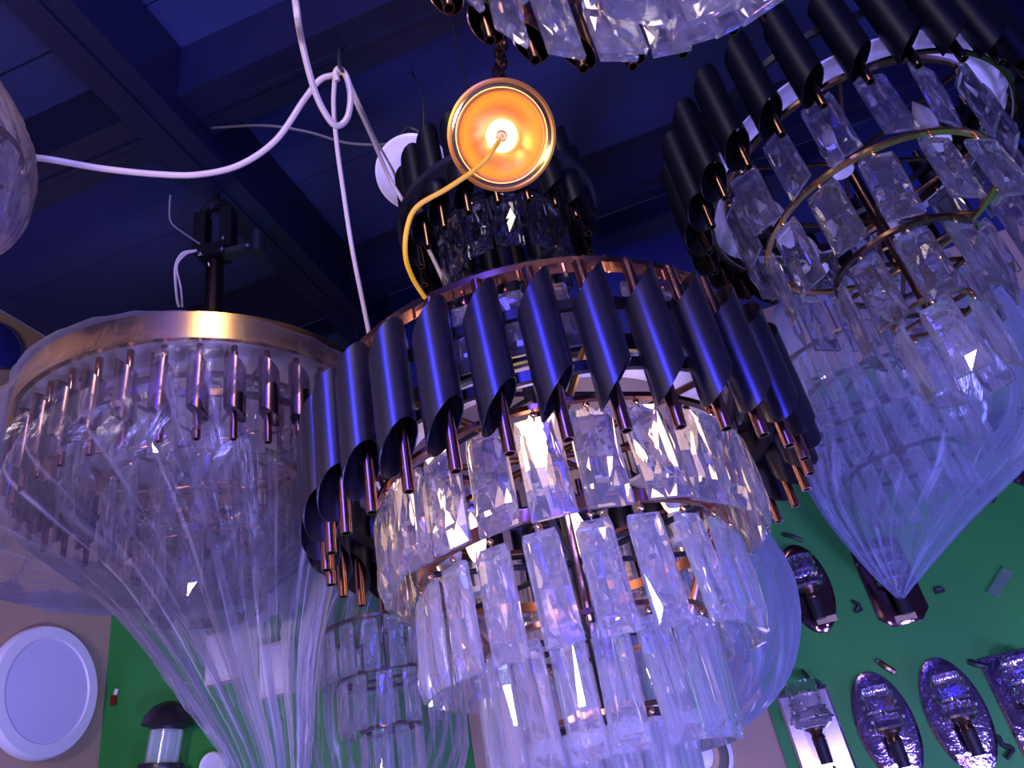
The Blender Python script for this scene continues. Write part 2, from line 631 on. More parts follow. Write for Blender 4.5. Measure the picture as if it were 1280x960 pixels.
# upper tier
tmu = with_mat(tube_mesh('tube', 0.0195, 0.83, 0.87, 0.99, 1.03), 'black_matt')
rmu = with_mat(rod_mesh('rod', 0.0062, 0.812, 1.03), 'bronze_metal')
tube_ring(A, 0.147, 19, 0.1, tmu, rmu, 0.004)
MB().band(0.173, 0.13, 0.9, 0.912).build('tube_ring', 'black_metal', A)
crystal_ring(A, 0.105, 0.875, 13, 0.042, 0.1, 0.016, 'crystal_clear', phase=R_(-83), band=0.004, bandmat='black_metal')
MB().lathe([(0.0003, 0.09), (0.008, 0.09), (0.008, 0.55), (0.02, 0.555), (0.02, 0.6), (0.012, 0.61), (0.012, 1.03), (0.003, 1.04), (0.003, 1.672), (0.0003, 1.672)], 24).build('stem', 'black_metal', A)
spokes(A, 6, 0.4, ((0.292, 0.557), (0.137, 0.906), (0.205, 0.295), (0.142, 0.198), (0.085, 0.103)), 'black_metal')

# ================================================================== E: right chandelier with black tubes and white ring plates
CE = Vector((0.6607, 1.0301, 1.6))
E = thing('tiered_chandelier', 'unlit black tube chandelier whose bronze-lined tubes ring white plates and stepped crystal hoops', 'chandelier', CE)
tme = with_mat(tube_mesh('tube', 0.0245, 0.826, 0.872, 0.985, 1.03), 'black_matt')
rme = with_mat(rod_mesh('rod', 0.0066, 0.813, 1.03), 'bronze_metal')
tube_ring(E, 0.284, 26, R_(-120.2), tme, rme, 0.008)
MB().band(0.252, 0.258, 0.965, 0.977).build('tube_ring', 'black_metal', E)
MB().band(0.252, 0.258, 0.86, 0.866).build('tube_ring', 'bronze_metal', E)
MB().band(0.222, 0.262, 0.9, 0.904).build('lamp_plate', 'plate_white', E)
MB().band(0.216, 0.2225, 0.89, 0.904).build('plate_rim', 'bronze_metal', E)
crystal_ring(E, 0.216, 0.892, 17, 0.052, 0.118, 0.02, 'crystal_grey', phase=0.1, twist=.3)
crystal_ring(E, 0.188, 0.768, 14, 0.054, 0.118, 0.02, 'crystal_grey', phase=0.3, band=0.005, bandmat='gold', twist=.3)
crystal_ring(E, 0.108, 0.672, 9, 0.052, 0.118, 0.02, 'crystal_grey', phase=0.2, band=0.005, bandmat='bronze_metal', twist=.25)
crystal_ring(E, 0.06, 0.57, 5, 0.05, 0.118, 0.02, phase=0.5, band=0.004, twist=.25)
for i in range(6):
    a = 2 * PI * i / 6 - 2.2
    candle(E, 0.15 * math.cos(a), 0.15 * math.sin(a), 0.785, False, 0.022)
spokes(E, 6, 0.2, ((0.255, 0.91), (0.188, 0.772), (0.108, 0.676), (0.06, 0.574)), 'bronze_metal')
MB().bar((0, 0, 0.57), (0, 0, 1.672), 0.009, 12).build('stem', 'bronze_metal', E)

# ================================================================== T: chandelier overhead, only its far lower edge in view
CT = Vector((0.228, 0.332, 1.6))
T = thing('tiered_chandelier', 'thick crystal slab chandelier with bronze-lined tubes, above the glowing gold cup', 'chandelier', CT)
tmt = with_mat(tube_mesh('tube', 0.0185, 0.735, 0.772, 0.88, 0.92), 'bronze_metal')
rmt = with_mat(rod_mesh('rod', 0.0065, 0.722, 0.93), 'bronze_metal')
tube_ring(T, 0.252, 27, R_(147.4), tmt, rmt, 0.0, only=lambda a: True)
MB().band(0.222, 0.228, 0.86, 0.872).build('tube_ring', 'black_metal', T)
crystal_ring(T, 0.218, 0.80, 22, 0.042, 0.1, 0.022, phase=0.05, band=0.004)
crystal_ring(T, 0.17, 0.765, 15, 0.05, 0.115, 0.025, phase=0.2, band=0.004)
crystal_ring(T, 0.115, 0.73, 10, 0.056, 0.115, 0.028, phase=0.1, band=0.004)
spokes(T, 6, 0.2, ((0.225, 0.87), (0.218, 0.803), (0.17, 0.768), (0.115, 0.733)), 'bronze_metal')
MB().bar((0, 0, 0.73), (0, 0, 1.672), 0.009, 12).build('stem', 'bronze_metal', T)

# ================================================================== L: gold-banded ceiling chandelier in a bag
KL = 1.2
CL = Vector((-0.504 * KL, 1.068 * KL, 1.6))
L = thing('gold_band_chandelier', 'round chandelier with broad brushed gold band and rose gold tubes, wrapped in film', 'chandelier', CL)
MB().lathe([(0.272, 0.648), (0.28, 0.648), (0.28, 0.692), (0.272, 0.694)], 128, closed=True).build('gold_band', 'gold', L)
MB().lathe([(0.0005, 0.684), (0.2715, 0.684), (0.2715, 0.69), (0.0005, 0.69)], 96).build('cap_plate', 'cream', L)
tml = with_mat(tube_mesh('tube', 0.0145, 0.53, 0.552, 0.61, 0.637, 18), 'rose_dark')
rml = with_mat(rod_mesh('rod', 0.005, 0.505, 0.652, 10), 'rose_metal')
tube_ring(L, 0.262, 36, 0.03, tml, rml, 0.006, flip=True)
MB().band(0.238, 0.243, 0.58, 0.59).build('tube_ring', 'bronze_metal', L)
MB().lathe([(0.012, 0.69), (0.0165, 0.70), (0.0165, 1.02), (0.012, 1.03), (0.0003, 1.03)], 20).build('stem', 'bronze_metal', L)
MB().lathe([(0.0003, 0.69), (0.05, 0.69), (0.046, 0.7), (0.0165, 0.705)], 24).build('collar', 'gold', L)
crystal_ring(L, 0.20, 0.64, 22, 0.036, 0.11, 0.016, 'crystal_grey', band=0.004)
crystal_ring(L, 0.14, 0.56, 16, 0.036, 0.11, 0.016, 'crystal_grey', band=0.004)
crystal_ring(L, 0.08, 0.48, 9, 0.036, 0.11, 0.016, 'crystal_grey', band=0.004)
spokes(L, 6, 0.2, ((0.243, 0.643), (0.14, 0.563), (0.08, 0.483)), 'rose_metal', 0.003)
MB().bar((0, 0, 0.48), (0, 0, 0.69), 0.006, 10).build('core_rod', 'rose_metal', L)
# bracket: yoke, clamp and bolts
br = MB()
br.box((0, 0, 1.045), (0.05, 0.036, 0.03))
br.box((-0.026, 0, 1.10), (0.024, 0.03, 0.1))
br.box((0.026, 0, 1.10), (0.024, 0.03, 0.1))
br.tube([(0.024 * math.cos(t), 0, 1.145 + 0.03 * math.sin(t)) for t in [PI * k / 10 for k in range(11)]], 0.011, 8)
br.bar((0, 0, 1.16), (0, 0, 1.2), 0.007, 10)
bo = br.build('bracket', 'black_matt', L)
sd = MB().box((0.055, -0.005, 1.035), (0.07, 0.02, 0.014)).bar((0.085, -0.005, 1.02), (0.085, -0.005, 1.07), 0.014, 12)
sd.build('clamp', 'black_metal', bo)
for (x, z) in ((-0.02, 1.035), (0.022, 1.035), (0.024, 1.062), (0.07, 1.03)):
    o = MB().lathe([(0.0002, 0.004), (0.004, 0.003), (0.005, 0)], 8).build('bolt', 'chrome', bo)
    place(o, (x, -0.019, z), rot=(PI / 2, 0, 0))
loc = lambda px, py, d: (at(px, py, d * KL) - CL) / KL
MB().tube(spline([loc(250, 305, 1.33), loc(232, 293, 1.33), (loc(214, 278, 1.33)), loc(212, 258, 1.33), loc(213, 244, 1.33)]), 0.0017, 6).build('wire', 'cable_grey', L)
MB().tube(spline([loc(246, 313, 1.33), loc(228, 317, 1.33), loc(219, 335, 1.32), loc(221, 372, 1.3), loc(224, 384, 1.3)]), 0.0024, 6).build('wire', 'cable_white', L)
MB().tube(spline([loc(244, 314, 1.33), loc(232, 318, 1.33), loc(221, 333, 1.32), loc(226, 360, 1.3), loc(228, 384, 1.3)]), 0.0018, 6).build('wire', 'cable_white', L)

L.scale = (KL, KL, KL)

# ================================================================== film bags
def bag(name, rings, label, mat='film', seed=1, folds=(0.02, 0.1), nu=150, nv=9, twist=0.0, group=None):
    """polythene bag as a drawn-out sleeve. rings: list of (centre, radius, fold amount 0..1)"""
    rnd = random.Random(seed)
    C = spline([r[0] for r in rings], nv)
    RR = spline([Vector((r[1], r[2], 0)) for r in rings], nv)
    comps = [(rnd.choice((5, 7, 9, 11, 13, 17, 23, 29)), rnd.uniform(0, 2 * PI), rnd.uniform(.4, 1), rnd.uniform(-.6, .6)) for _ in range(9)]
    tot = sum(c[2] for c in comps)
    base = C[0].copy()
    vs, fs = [], []
    m = len(C)
    for j in range(m):
        d = (C[-1] - C[0]).normalized()
        X = Vector((1, 0, 0))
        X = (X - d * X.dot(d)).normalized()
        Y = d.cross(X)
        r, fo = max(0.002, RR[j].x), max(0, RR[j].y)
        for i in range(nu):
            t = 2 * PI * i / nu + PI / 2
            f = sum(a * (1 - 2 * abs(math.sin(k * t / 2 + ph + tw * j / m * 3 + twist * j / m))) for k, ph, a, tw in comps) / tot
            rr = r * (1 + fo * f) + rnd.gauss(0, 0.0006)
            vs.append(C[j] - base + X * math.cos(t) * rr + Y * math.sin(t) * rr)
    for j in range(m - 1):
        for i in range(nu):
            fs.append((j * nu + i, j * nu + (i + 1) % nu, (j + 1) * nu + (i + 1) % nu, (j + 1) * nu + i))
    o = MB().add(vs, fs).build(name, mat, None, True, 70)
    uv = o.data.uv_layers.new(name='film')
    for q, poly in enumerate(o.data.polygons):
        j, i = divmod(q, nu)
        for li, (di, dj) in zip(poly.loop_indices, ((0, 0), (1, 0), (1, 1), (0, 1))):
            uv.data[li].uv = ((i + di) / nu, (j + dj) / m)
    o.location = base
    return tag(o, label, 'bag', group)


def vz(c, z, r, f, dx=0, dy=0):
    return (Vector((c.x + dx, c.y + dy, c.z + z)), r, f)


LB = bag('plastic_bag', [vz(CL, .838, .07, .3), vz(CL, .85, .25, .08), vz(CL, .84, .338, .02), vz(CL, .78, .347, .012), vz(CL, .74, .362, .02, -.03), vz(CL, .68, .385, .04, -.1),
                    vz(CL, .61, .375, .06, -.16), vz(CL, .55, .315, .09, -.16), vz(CL, .505, .22, .13, -.12), vz(CL, .475, .1, .2, -.06), vz(CL, .47, .03, .25, -.03)],
    'clear film bag bulging around the gold-banded chandelier, its tail drawn into long folds', 'film', 3)
LT = bag('drawn_tail', [vz(CL, .715, .337, .02), vz(CL, .67, .335, .03), vz(CL, .6, .29, .06, .02),
                    vz(CL, .5, .215, .16, .045), vz(CL, .4, .16, .28, .065), vz(CL, .3, .115, .42, .085), vz(CL, .2, .075, .5, .11), vz(CL, .12, .055, .5, .12), vz(CL, .03, .065, .5, .12)],
    '', 'film_drawn', 4)
del LT['category'], LT['label']
LT.parent = LB
LT.location = LT.location - LB.location


def pix_bag(name, rows, depth, label, mat, seed, **k):
    return bag(name, [(at(x, y, depth), r / FPX * depth, f) for x, y, r, f in rows], label, mat, seed, **k)


pix_bag('plastic_bag', [(1098, 335, 40, .3), (1105, 360, 120, .06), (1122, 410, 155, .04), (1140, 480, 160, .05), (1140, 540, 148, .07), (1128, 590, 124, .1), (1118, 640, 88, .14), (1118, 690, 50, .2), (1122, 728, 20, .3), (1125, 747, 5, .3)],
        1.62, 'clear blue-lit bag tapering to a point in front of the eight-sided wall lamp', 'film_blue_lit', 5)
pix_bag('plastic_bag', [(835, 640, 50, .3), (838, 662, 105, .06), (846, 720, 136, .05), (852, 780, 140, .06), (858, 840, 122, .09), (868, 885, 80, .14), (874, 912, 40, .2), (876, 922, 12, .3)],
        1.62, 'round blue-lit film bag hanging beside the oval bronze wall lamp', 'film_blue_lit', 6)
pix_bag('plastic_bag', [(492, 700, 40, .3), (488, 730, 85, .08), (480, 800, 100, .08), (478, 870, 102, .1), (480, 940, 104, .12), (478, 1000, 80, .2), (476, 1040, 30, .3)],
        1.6, 'dull clear bag hanging close to the drawn folds of another bag', 'film_drawn', 8)
pix_bag('plastic_bag', [(-95, 40, 20, .3), (-88, 80, 68, .06), (-80, 150, 98, .06), (-76, 210, 106, .06), (-78, 280, 90, .08), (-84, 320, 60, .1), (-90, 350, 10, .2)],
        0.95, 'brownish film bundle hanging below the blue roof beams', 'film_dull', 10)

# chandeliers inside the bags
def bagged(px, py, depth, top, rows, label, mat='crystal', bandmat='bronze_metal'):
    p = at(px, py, depth)
    t = thing('bagged_chandelier', label, 'chandelier', p)
    hub = MB()
    for (R0, z, n, wd, h) in rows:
        crystal_ring(t, R0, z, n, wd, h, 0.014, mat, band=0.004, bandmat=bandmat, phase=random.random(), hooks=False, gap=0.005)
        for i in range(4):
            a = PI * i / 2
            hub.bar((0, 0, z), (R0 * math.cos(a), R0 * math.sin(a), z), 0.003, 6)
    hub.bar((0, 0, rows[-1][1]), (0, 0, ZC - p.z), 0.0025, 8)
    hub.build('spider', 'bronze_metal', t)
    return t


bagged(1120, 560, 1.62, 0, [(.215, .2, 28, .032, .09), (.2, .12, 26, .03, .09), (.17, .04, 22, .03, .09), (.11, -.04, 14, .03, .09)], 'crystal chandelier hidden in the pointed blue-lit bag')
bagged(850, 800, 1.62, 0, [(.17, .12, 20, .032, .1), (.14, .04, 16, .032, .1), (.08, -.05, 10, .03, .1)], 'crystal chandelier inside the round blue-lit bag')
bagged(485, 860, 1.6, 0, [(.13, .12, 16, .032, .1), (.1, .02, 12, .032, .1), (.06, -.08, 8, .03, .1)], 'crystal drop chandelier inside the dull clear bag')
bagged(-66, 230, 0.95, 0, [(.07, .06, 10, .025, .07), (.05, -.01, 8, .025, .07)], 'small crystal fitting inside the brownish film bundle')

# ================================================================== glowing gold cup with yellow cord
cp = at(627, 170, 0.75)
cup = thing('canopy_cup', 'glowing gold cup with yellow cord hanging mouth-on from a dark chain', 'lamp', cp)
ax = (EYE - cp).normalized()
rotm = ax.to_track_quat('Z', 'Y').to_euler()
shell = MB().lathe([(0.0535, 0.0), (0.0535, 0.003), (0.051, 0.0045), (0.0485, 0.003), (0.0475, -0.002), (0.0435, -0.0045), (0.0415, -0.004), (0.04, -0.009), (0.036, -0.019), (0.024, -0.026), (0.006, -0.029),
                    (0.006, -0.031), (0.025, -0.029), (0.0385, -0.021), (0.044, -0.008), (0.05, -0.004)], 64, closed=True).build('cup_shell', 'gold_inner', cup)
shell.rotation_euler = rotm
rim = MB().lathe([(0.0475 + 0.003 * math.cos(t), 0.001 + 0.003 * math.sin(t)) for t in [2 * PI * k / 8 for k in range(8)]], 64, closed=True).build('rim_bead', 'brass_bright', shell)
glow = MB().lathe([(0.0165, -0.0268), (0.0155, -0.021), (0.012, -0.018), (0.006, -0.0175), (0.006, -0.027)], 32).build('lamp_ring', 'cup_bulb', cup)
glow.rotation_euler = rotm
nip = MB().lathe([(0.0002, -0.012), (0.003, -0.011), (0.0042, -0.014), (0.0058, -0.015), (0.0058, -0.03)], 16).build('cord_grip', 'chrome', cup)
nip.rotation_euler = rotm
cpt = [cp - ax * 0.013, at(620, 182, 0.735), at(600, 207, 0.73), at(560, 235, 0.72), at(522, 258, 0.71), at(509, 285, 0.71), at(507, 320, 0.72), at(516, 348, 0.74), at(531, 372, 0.76)]
MB().tube([p - cp for p in spline(cpt)], 0.0024, 8).build('cord', 'cord_yellow', cup)
# chain of links up to the roof
ca, cb = cp - ax * 0.03 + Vector((0, 0, 0.03)), at_z(640, -160, ZC)
ch_m = MB()
LN = 0.03
ch_m.tube([(0.008 * math.cos(t), 0, 0.5 * LN * math.sin(t) * 1.15) for t in [2 * PI * k / 16 for k in range(17)]], 0.0032, 6, False)
chm = with_mat(ch_m.mesh('chain_link'), 'bronze_metal')
nl = int((cb - ca).length / (LN * 0.93)) + 1
qd = (cb - ca).to_track_quat('Z', 'Y')
for i in range(nl):
    o = obj('chain_link', chm, cup)
    o.location = ca + (cb - ca) * ((i + .5) / nl) - cp
    o.rotation_euler = (qd @ Matrix.Rotation(PI / 2 * (i % 2), 3, 'Z').to_quaternion()).to_euler()
o = MB().bar(cp - ax * 0.028 - cp, ca - cp, 0.012, 12, 0.008).build('chain_boss', 'bronze_metal', cup)

# ================================================================== round white lamp under the roof
cl = at(517, 216, 1.45)
RL = thing('round_lamp', 'round white plastic ceiling lamp hanging loose on white wires', 'lamp', cl)
al = (EYE - cl).normalized() + Vector((-0.1, 0, -0.25))
rl = al.to_track_quat('Z', 'Y').to_euler()
o = MB().lathe([(0.0004, -0.04), (0.04, -0.04), (0.055, -0.03), (0.07, -0.012), (0.0725, 0.0), (0.068, 0.004)], 48).build('body', 'white_plastic', RL)
o.rotation_euler = rl
o2 = MB().lathe([(0.068, 0.004), (0.06, 0.011), (0.04, 0.018), (0.0004, 0.022)], 48).build('diffuser', 'diffuser', RL)
o2.rotation_euler = rl
for t in (1.2, 1.45, 1.9, 2.2):
    s = MB().box((0.064 * math.cos(t), 0.064 * math.sin(t), -0.022), (0.004, 0.004, 0.012)).build('slot', 'wire_dark', o)
MB().tube([p - cl for p in spline([at(495, 190, 1.46), at(500, 172, 1.46), at(512, 160, 1.47), at(530, 168, 1.47)])], 0.003, 6).build('lead', 'wire_dark', RL)
MB().tube([p - cl for p in spline([at(530, 168, 1.47), at(528, 120, 1.5), at_z(515, 90, ZC)])], 0.002, 6).build('hanging_wire', 'wire_dark', RL)


def cable(pts, r, mat, label):
    o = MB().tube(spline(pts, 12), r, 8).build('cable', mat)
    base = Vector(pts[0])
    o.data.transform(Matrix.Translation(-base))
    o.location = base
    return tag(o, label, 'cable')


cable([at_z(362, -60, 3.2), at(369, 0, .98), at(378, 55, 1.0), at(394, 115, 1.03), at(412, 150, 1.05), at(424, 157, 1.06), at(435, 145, 1.07), at(438, 120, 1.08), at(433, 96, 1.09), at(424, 86, 1.1), at(419, 93, 1.1), at(422, 101, 1.1)],
      0.0045, 'cable_white', 'thick white cable hanging down and turning up in a loop')
cable([at(20, 195, 1.02), at(60, 199, 1.03), at(130, 211, 1.06), at(200, 218, 1.09), at(250, 218, 1.1), at(300, 206, 1.11), at(345, 175, 1.12), at(380, 125, 1.12), at(400, 100, 1.12), at(418, 94, 1.12), at(428, 91, 1.12)],
      0.0045, 'cable_white', 'long white cable sagging from the brownish bundle to the knot')
cable([at(419, 90, 1.12), at(417, 130, 1.12), at(421, 180, 1.13), at(430, 245, 1.14), at(440, 310, 1.15), at(453, 375, 1.16), at(466, 440, 1.18)], 0.0036, 'cable_white', 'straight white cable dropping from the knot behind the black tubes')
cable([at(430, 92, 1.12), at(445, 128, 1.15), at(465, 172, 1.2), at(488, 225, 1.25), at(512, 265, 1.25), at(535, 310, 1.25), at(556, 354, 1.25)], 0.0034, 'cable_white', 'white cable slanting from the knot past the round lamp')
cable([at(434, 96, 1.12), at(452, 135, 1.16), at(470, 175, 1.25), at(492, 215, 1.36), at(498, 240, 1.4)], 0.0022, 'cable_white', 'thin white lead from the knot to the round lamp')
cable([at_z(265, 160, 3.1), at(330, 157, 1.55), at(385, 165, 1.54), at(430, 178, 1.52), at(470, 181, 1.5), at(500, 178, 1.47)], 0.0028, 'cable_grey', 'grey cable running under the roof to the round lamp')
hk = MB().tube(spline([at_z(424, 60, 3.1), at(424, 80, 1.11), at(430, 92, 1.115), at(424, 98, 1.11)]), 0.003, 6).build('cable_hook', 'wire_dark')
tag(hk, 'dark wire hook holding the knot of white cables to the beam', 'hook')

# ================================================================== things on the left wall
def wall_frame(p, normal):
    """matrix: local z = out of the wall, local y = up"""
    z = normal.normalized()
    y = Vector((0, 0, 1))
    x = y.cross(z)
    return Matrix((x, y, z)).transposed().to_euler()


NLW, NBW = EB, -NB
p = on_left(48, 866, 0.0)
PL = thing('panel_lamp', 'large round white surface panel lamp on the beige wall', 'lamp', p)
PL.rotation_euler = wall_frame(p, NLW)
k = 1.0
MB().lathe([(0.0005, 0), (0.166, 0), (0.173, 0.008), (0.173, 0.03), (0.168, 0.036), (0.138, 0.037), (0.135, 0.033)], 72).build('frame', 'white_plastic', PL)
MB().lathe([(0.0005, 0.034), (0.136, 0.033)], 72).build('diffuser', 'diffuser', PL)

for (px, py, rr, lab) in ((-4, 432, 0.077, 'dark blue disc on the beige wall under the roof edge'), (47, 476, 0.073, 'dark blue disc on the beige wall, half behind the bagged gold-band chandelier')):
    p = on_left(px, py, 0.0)
    t = thing('blue_disc_lamp', lab, 'lamp', p)
    t.rotation_euler = wall_frame(p, NLW)
    MB().lathe([(0.0005, 0), (rr, 0), (rr, 0.012), (rr * .93, 0.018), (rr * .9, 0.016)], 40).build('rim', 'blue_disc', t)
    MB().lathe([(rr * .9, 0.016), (rr * .5, 0.02), (0.0005, 0.021)], 40).build('face', 'blue_disc', t)

# bollard lantern (hangs a little askew) on the green board
p = on_back(234, 908, 0.008)
BL = thing('garden_lantern', 'dark domed garden lantern with clear glass body on the green board', 'lantern', p)
BL.rotation_euler = (wall_frame(p, NBW).to_matrix() @ Matrix.Rotation(R_(-9), 3, 'Z')).to_euler()
BL.scale = (1.3, 1.3, 1.3)
o = MB().lathe([(0.0004, 0.047), (0.018, 0.044), (0.036, 0.034), (0.048, 0.018), (0.053, 0.0), (0.05, -0.003), (0.036, -0.004), (0.034, -0.01), (0.0004, -0.01)], 32).build('dome_cap', 'dark_plastic', BL)
place(o, (0, 0, 0.06), rot=(-PI / 2, 0, 0))
o = MB().lathe([(0.033, -0.01), (0.033, -0.075)], 32).build('glass', 'clear_glass', BL)
place(o, (0, 0, 0.06), rot=(-PI / 2, 0, 0))
for t in range(4):
    a = t * PI / 2 + .5
    o = MB().bar((0.027 * math.cos(a), 0.027 * math.sin(a), -0.01), (0.027 * math.cos(a), 0.027 * math.sin(a), -0.075), 0.0032, 8).build('glass_rod', 'clear_glass', BL)
    place(o, (0, 0, 0.06), rot=(-PI / 2, 0, 0))
o = MB().lathe([(0.0004, -0.073), (0.044, -0.073), (0.046, -0.085), (0.042, -0.092), (0.041, -0.15), (0.048, -0.165), (0.0004, -0.165)], 32).build('base', 'dark_plastic', BL)
place(o, (0, 0, 0.06), rot=(-PI / 2, 0, 0))
MB().box((0, -0.12, 0.015), (0.03, 0.05, 0.03)).build('wall_bracket', 'dark_plastic', BL, smooth=False)

p = on_back(272, 958, 0.008)
t = thing('spot_lamp', 'small white round spot lamp on the green board beside the lantern', 'lamp', p)
t.rotation_euler = wall_frame(p, NBW)
MB().lathe([(0.0005, 0), (0.036, 0), (0.036, 0.03), (0.033, 0.034), (0.028, 0.032), (0.027, 0.028)], 40).build('body', 'white_plastic', t)
MB().lathe([(0.027, 0.028), (0.0005, 0.026)], 40).build('lens', 'diffuser', t)

for (x0, y0, sx, lab) in ((290, 822, .12, 'cream box lamp on the green board seen through the drawn bag'), (352, 838, .09, 'smaller cream box lamp behind the drawn bag folds')):
    p = on_back(x0, y0, 0.008)
    t = thing('box_lamp', lab, 'lamp', p)
    t.rotation_euler = wall_frame(p, NBW)
    MB().box((0, 0, 0.02), (sx, .14, .04)).build('housing', 'cream', t, smooth=False)
    MB().box((0, 0, 0.043), (sx * .84, .12, .006)).build('cover', 'white_plastic', t, smooth=False)

p = on_back(145, 872, 0.008)
t = thing('wire_connector', 'dark red connector plug with cream cap on the green board', 'connector', p)
t.rotation_euler = wall_frame(p, NBW)
MB().box((0, -0.008, 0.008), (0.014, 0.028, 0.012)).build('plug', 'connector_red', t, smooth=False)
MB().bar((0.003, 0.006, 0.008), (0.009, 0.022, 0.008), 0.006, 8).build('cap', 'cream', t)
p = on_back(232, 858, 0.008)
t = thing('wire_connector', 'small beige wire stub above the dark garden lantern', 'connector', p)
t.rotation_euler = wall_frame(p, NBW)
for s in (-1, 1):
    MB().bar((s * .005, -0.008, 0.004), (s * .006, 0.01, 0.008), 0.003, 6).build('wire', 'cream', t)

# ================================================================== wall lamps on the green board
def oval(a, b, n=40, power=2.0):
    out = []
    for i in range(n):
        t = 2 * PI * i / n
        c, s = math.cos(t), math.sin(t)
        out.append((a * math.copysign(abs(c) ** (2 / power), c), b * math.copysign(abs(s) ** (2 / power), s)))
    return out


def plate(parent, outline, th, mat, bev=0.006, name='back_plate'):
    n = len(outline)
    vs, fs = [], []
    for k, z in ((1, 0), (1, th * .5), (1 - bev / 0.06, th)):
        for x, y in outline:
            vs.append((x * k, y * k, z))
    for j in range(2):
        for i in range(n):
            fs.append((j * n + i, j * n + (i + 1) % n, (j + 1) * n + (i + 1) % n, (j + 1) * n + i))
    fs.append(tuple(range(2 * n, 3 * n)))
    return MB().add(vs, fs).build(name, mat, parent, True, 25)


def sconce(px, py, label, outline, pmat, sh, tag_pos=None):
    """crystal wall lamp: back plate, crystal cup on bands, dark lamp socket"""
    p = on_back(px, py, 0.008)
    t = thing('wall_lamp', label, 'wall lamp', p, group='crystal wall lamps on the green board')
    t.rotation_euler = wall_frame(p, NBW)
    plate(t, outline, 0.008, pmat)
    z = 0.042
    y0 = -0.035
    rx = (-PI / 2, 0, 0)
    sk = MB().lathe([(0.0003, -0.045), (0.013, -0.045), (0.014, 0.0), (0.0003, 0.0)], 16).build('socket', 'dark_plastic', t)
    place(sk, (0, y0, z), rot=rx)
    nk = MB().lathe([(0.013, 0), (0.015, 0.004), (0.012, 0.012), (0.022, 0.03)], 20).build('neck', 'bronze_metal', t)
    place(nk, (0, y0, z), rot=rx)
    MB().bar((0, y0 - 0.02, 0.008), (0, y0 - 0.02, z), 0.006, 8).build('arm', 'bronze_metal', t)
    if sh == 'cylinder':
        prof = [(0.022, 0.02), (0.031, 0.03), (0.032, 0.095), (0.029, 0.1)]
    elif sh == 'vase':
        prof = [(0.022, 0.02), (0.038, 0.03), (0.044, 0.045), (0.036, 0.058), (0.031, 0.064), (0.034, 0.12)]
    else:
        prof = [(0.022, 0.02), (0.03, 0.032), (0.031, 0.055), (0.026, 0.06), (0.03, 0.066), (0.031, 0.09), (0.027, 0.112)]
    n = 14
    vs, fs = [], []
    sub = []
    for a, b in zip(prof, prof[1:]):
        kk = max(1, int(abs(b[1] - a[1]) / 0.012))
        sub += [(a[0] + (b[0] - a[0]) * i / kk, a[1] + (b[1] - a[1]) * i / kk) for i in range(kk)]
    sub.append(prof[-1])
    for j, (r, zz) in enumerate(sub):
        for i in range(n):
            a = 2 * PI * (i + .5 * (j % 2)) / n
            rr = r * (1.04 if j % 2 else 0.98)
            vs.append((rr * math.cos(a), rr * math.sin(a), zz))
    for j in range(len(sub) - 1):
        for i in range(n):
            a, b = j * n + i, j * n + (i + 1) % n
            c, d = (j + 1) * n + i, (j + 1) * n + (i + 1) % n
            if j % 2:
                fs += [(a, b, d), (a, d, c)]
            else:
                fs += [(a, b, c), (b, d, c)]
    g = MB().add(vs, fs).build('crystal_shade', 'crystal_clear', t, smooth=False)
    place(g, (0, y0, z), rot=rx)
    for zz in ((0.04, 0.062) if sh == 'vase' else (0.03, 0.062, 0.096)):
        rr = max(r for r, q in sub if abs(q - zz) < 0.012) + 0.001
        b = MB().band(rr - 0.001, rr + 0.002, zz - 0.0025, zz + 0.0025, 28).build('band', 'chrome', t)
        place(b, (0, y0, z), rot=rx)
    for i in range(10):
        a = 2 * PI * i / 10
        zz = 0.046 + 0.03 * (i % 2)
        bead = MB().lathe([(0.0003, 0.005), (0.0045, 0), (0.0003, -0.005)], 6).build('bead', 'crystal', t, smooth=False)
        place(bead, (0.035 * math.cos(a), y0 + zz, z + 0.035 * math.sin(a)), rot=rx)
    for i in range(2):
        s = MB().lathe([(0.004, 0), (0.0035, 0.003), (0.0002, 0.004)], 10).build('screw', 'brass_bright', t)
        s.location = (0.012 * (2 * i - 1), y0 - 0.055, 0.008)
    if tag_pos:
        MB().box((tag_pos[0], tag_pos[1], 0.0095), (0.045, 0.014, 0.002)).build('price_tag', 'tag_paper', t, smooth=False)
    return t


octo = [(-.055, -.072), (-.032, -.095), (.032, -.095), (.055, -.072), (.055, .085), (.04, .1), (-.04, .1), (-.055, .085)]
octo = octo
rect = [(-.057, -.14), (.057, -.14), (.057, .1), (-.057, .1)]
sconce(1009, 735, 'oval bronze mirror wall lamp with one straight crystal cup and paper tag', oval(.054, .105), 'dark_mirror', 'cylinder', (0.015, -0.08))
sconce(1112, 728, 'eight-sided dark mirror wall lamp behind the tip of the pointed bag', octo, 'dark_mirror', 'cylinder', (0.0, -0.082))
sconce(1278, 560, 'eight-sided dark mirror wall lamp above the loose wire scrap', octo, 'dark_mirror', 'cylinder', (0.0, -0.082))
sconce(1016, 905, 'rectangular silver mirror wall lamp with vase-shaped crystal cup', [(x * .98, y * .8 - 0.01) for x, y in rect], 'silver_plate', 'vase')
sconce(1108, 908, 'oval violet mirror wall lamp beside the rectangular silver one', oval(.06, .112), 'violet_mirror', 'waist')
sconce(1196, 893, 'oval violet mirror wall lamp next to the rectangular violet one', oval(.06, .115), 'violet_mirror', 'waist')
sconce(1284, 872, 'rectangular violet mirror wall lamp with a dark edge', [(x * 1.0, y * .9) for x, y in rect], 'violet_mirror', 'waist')


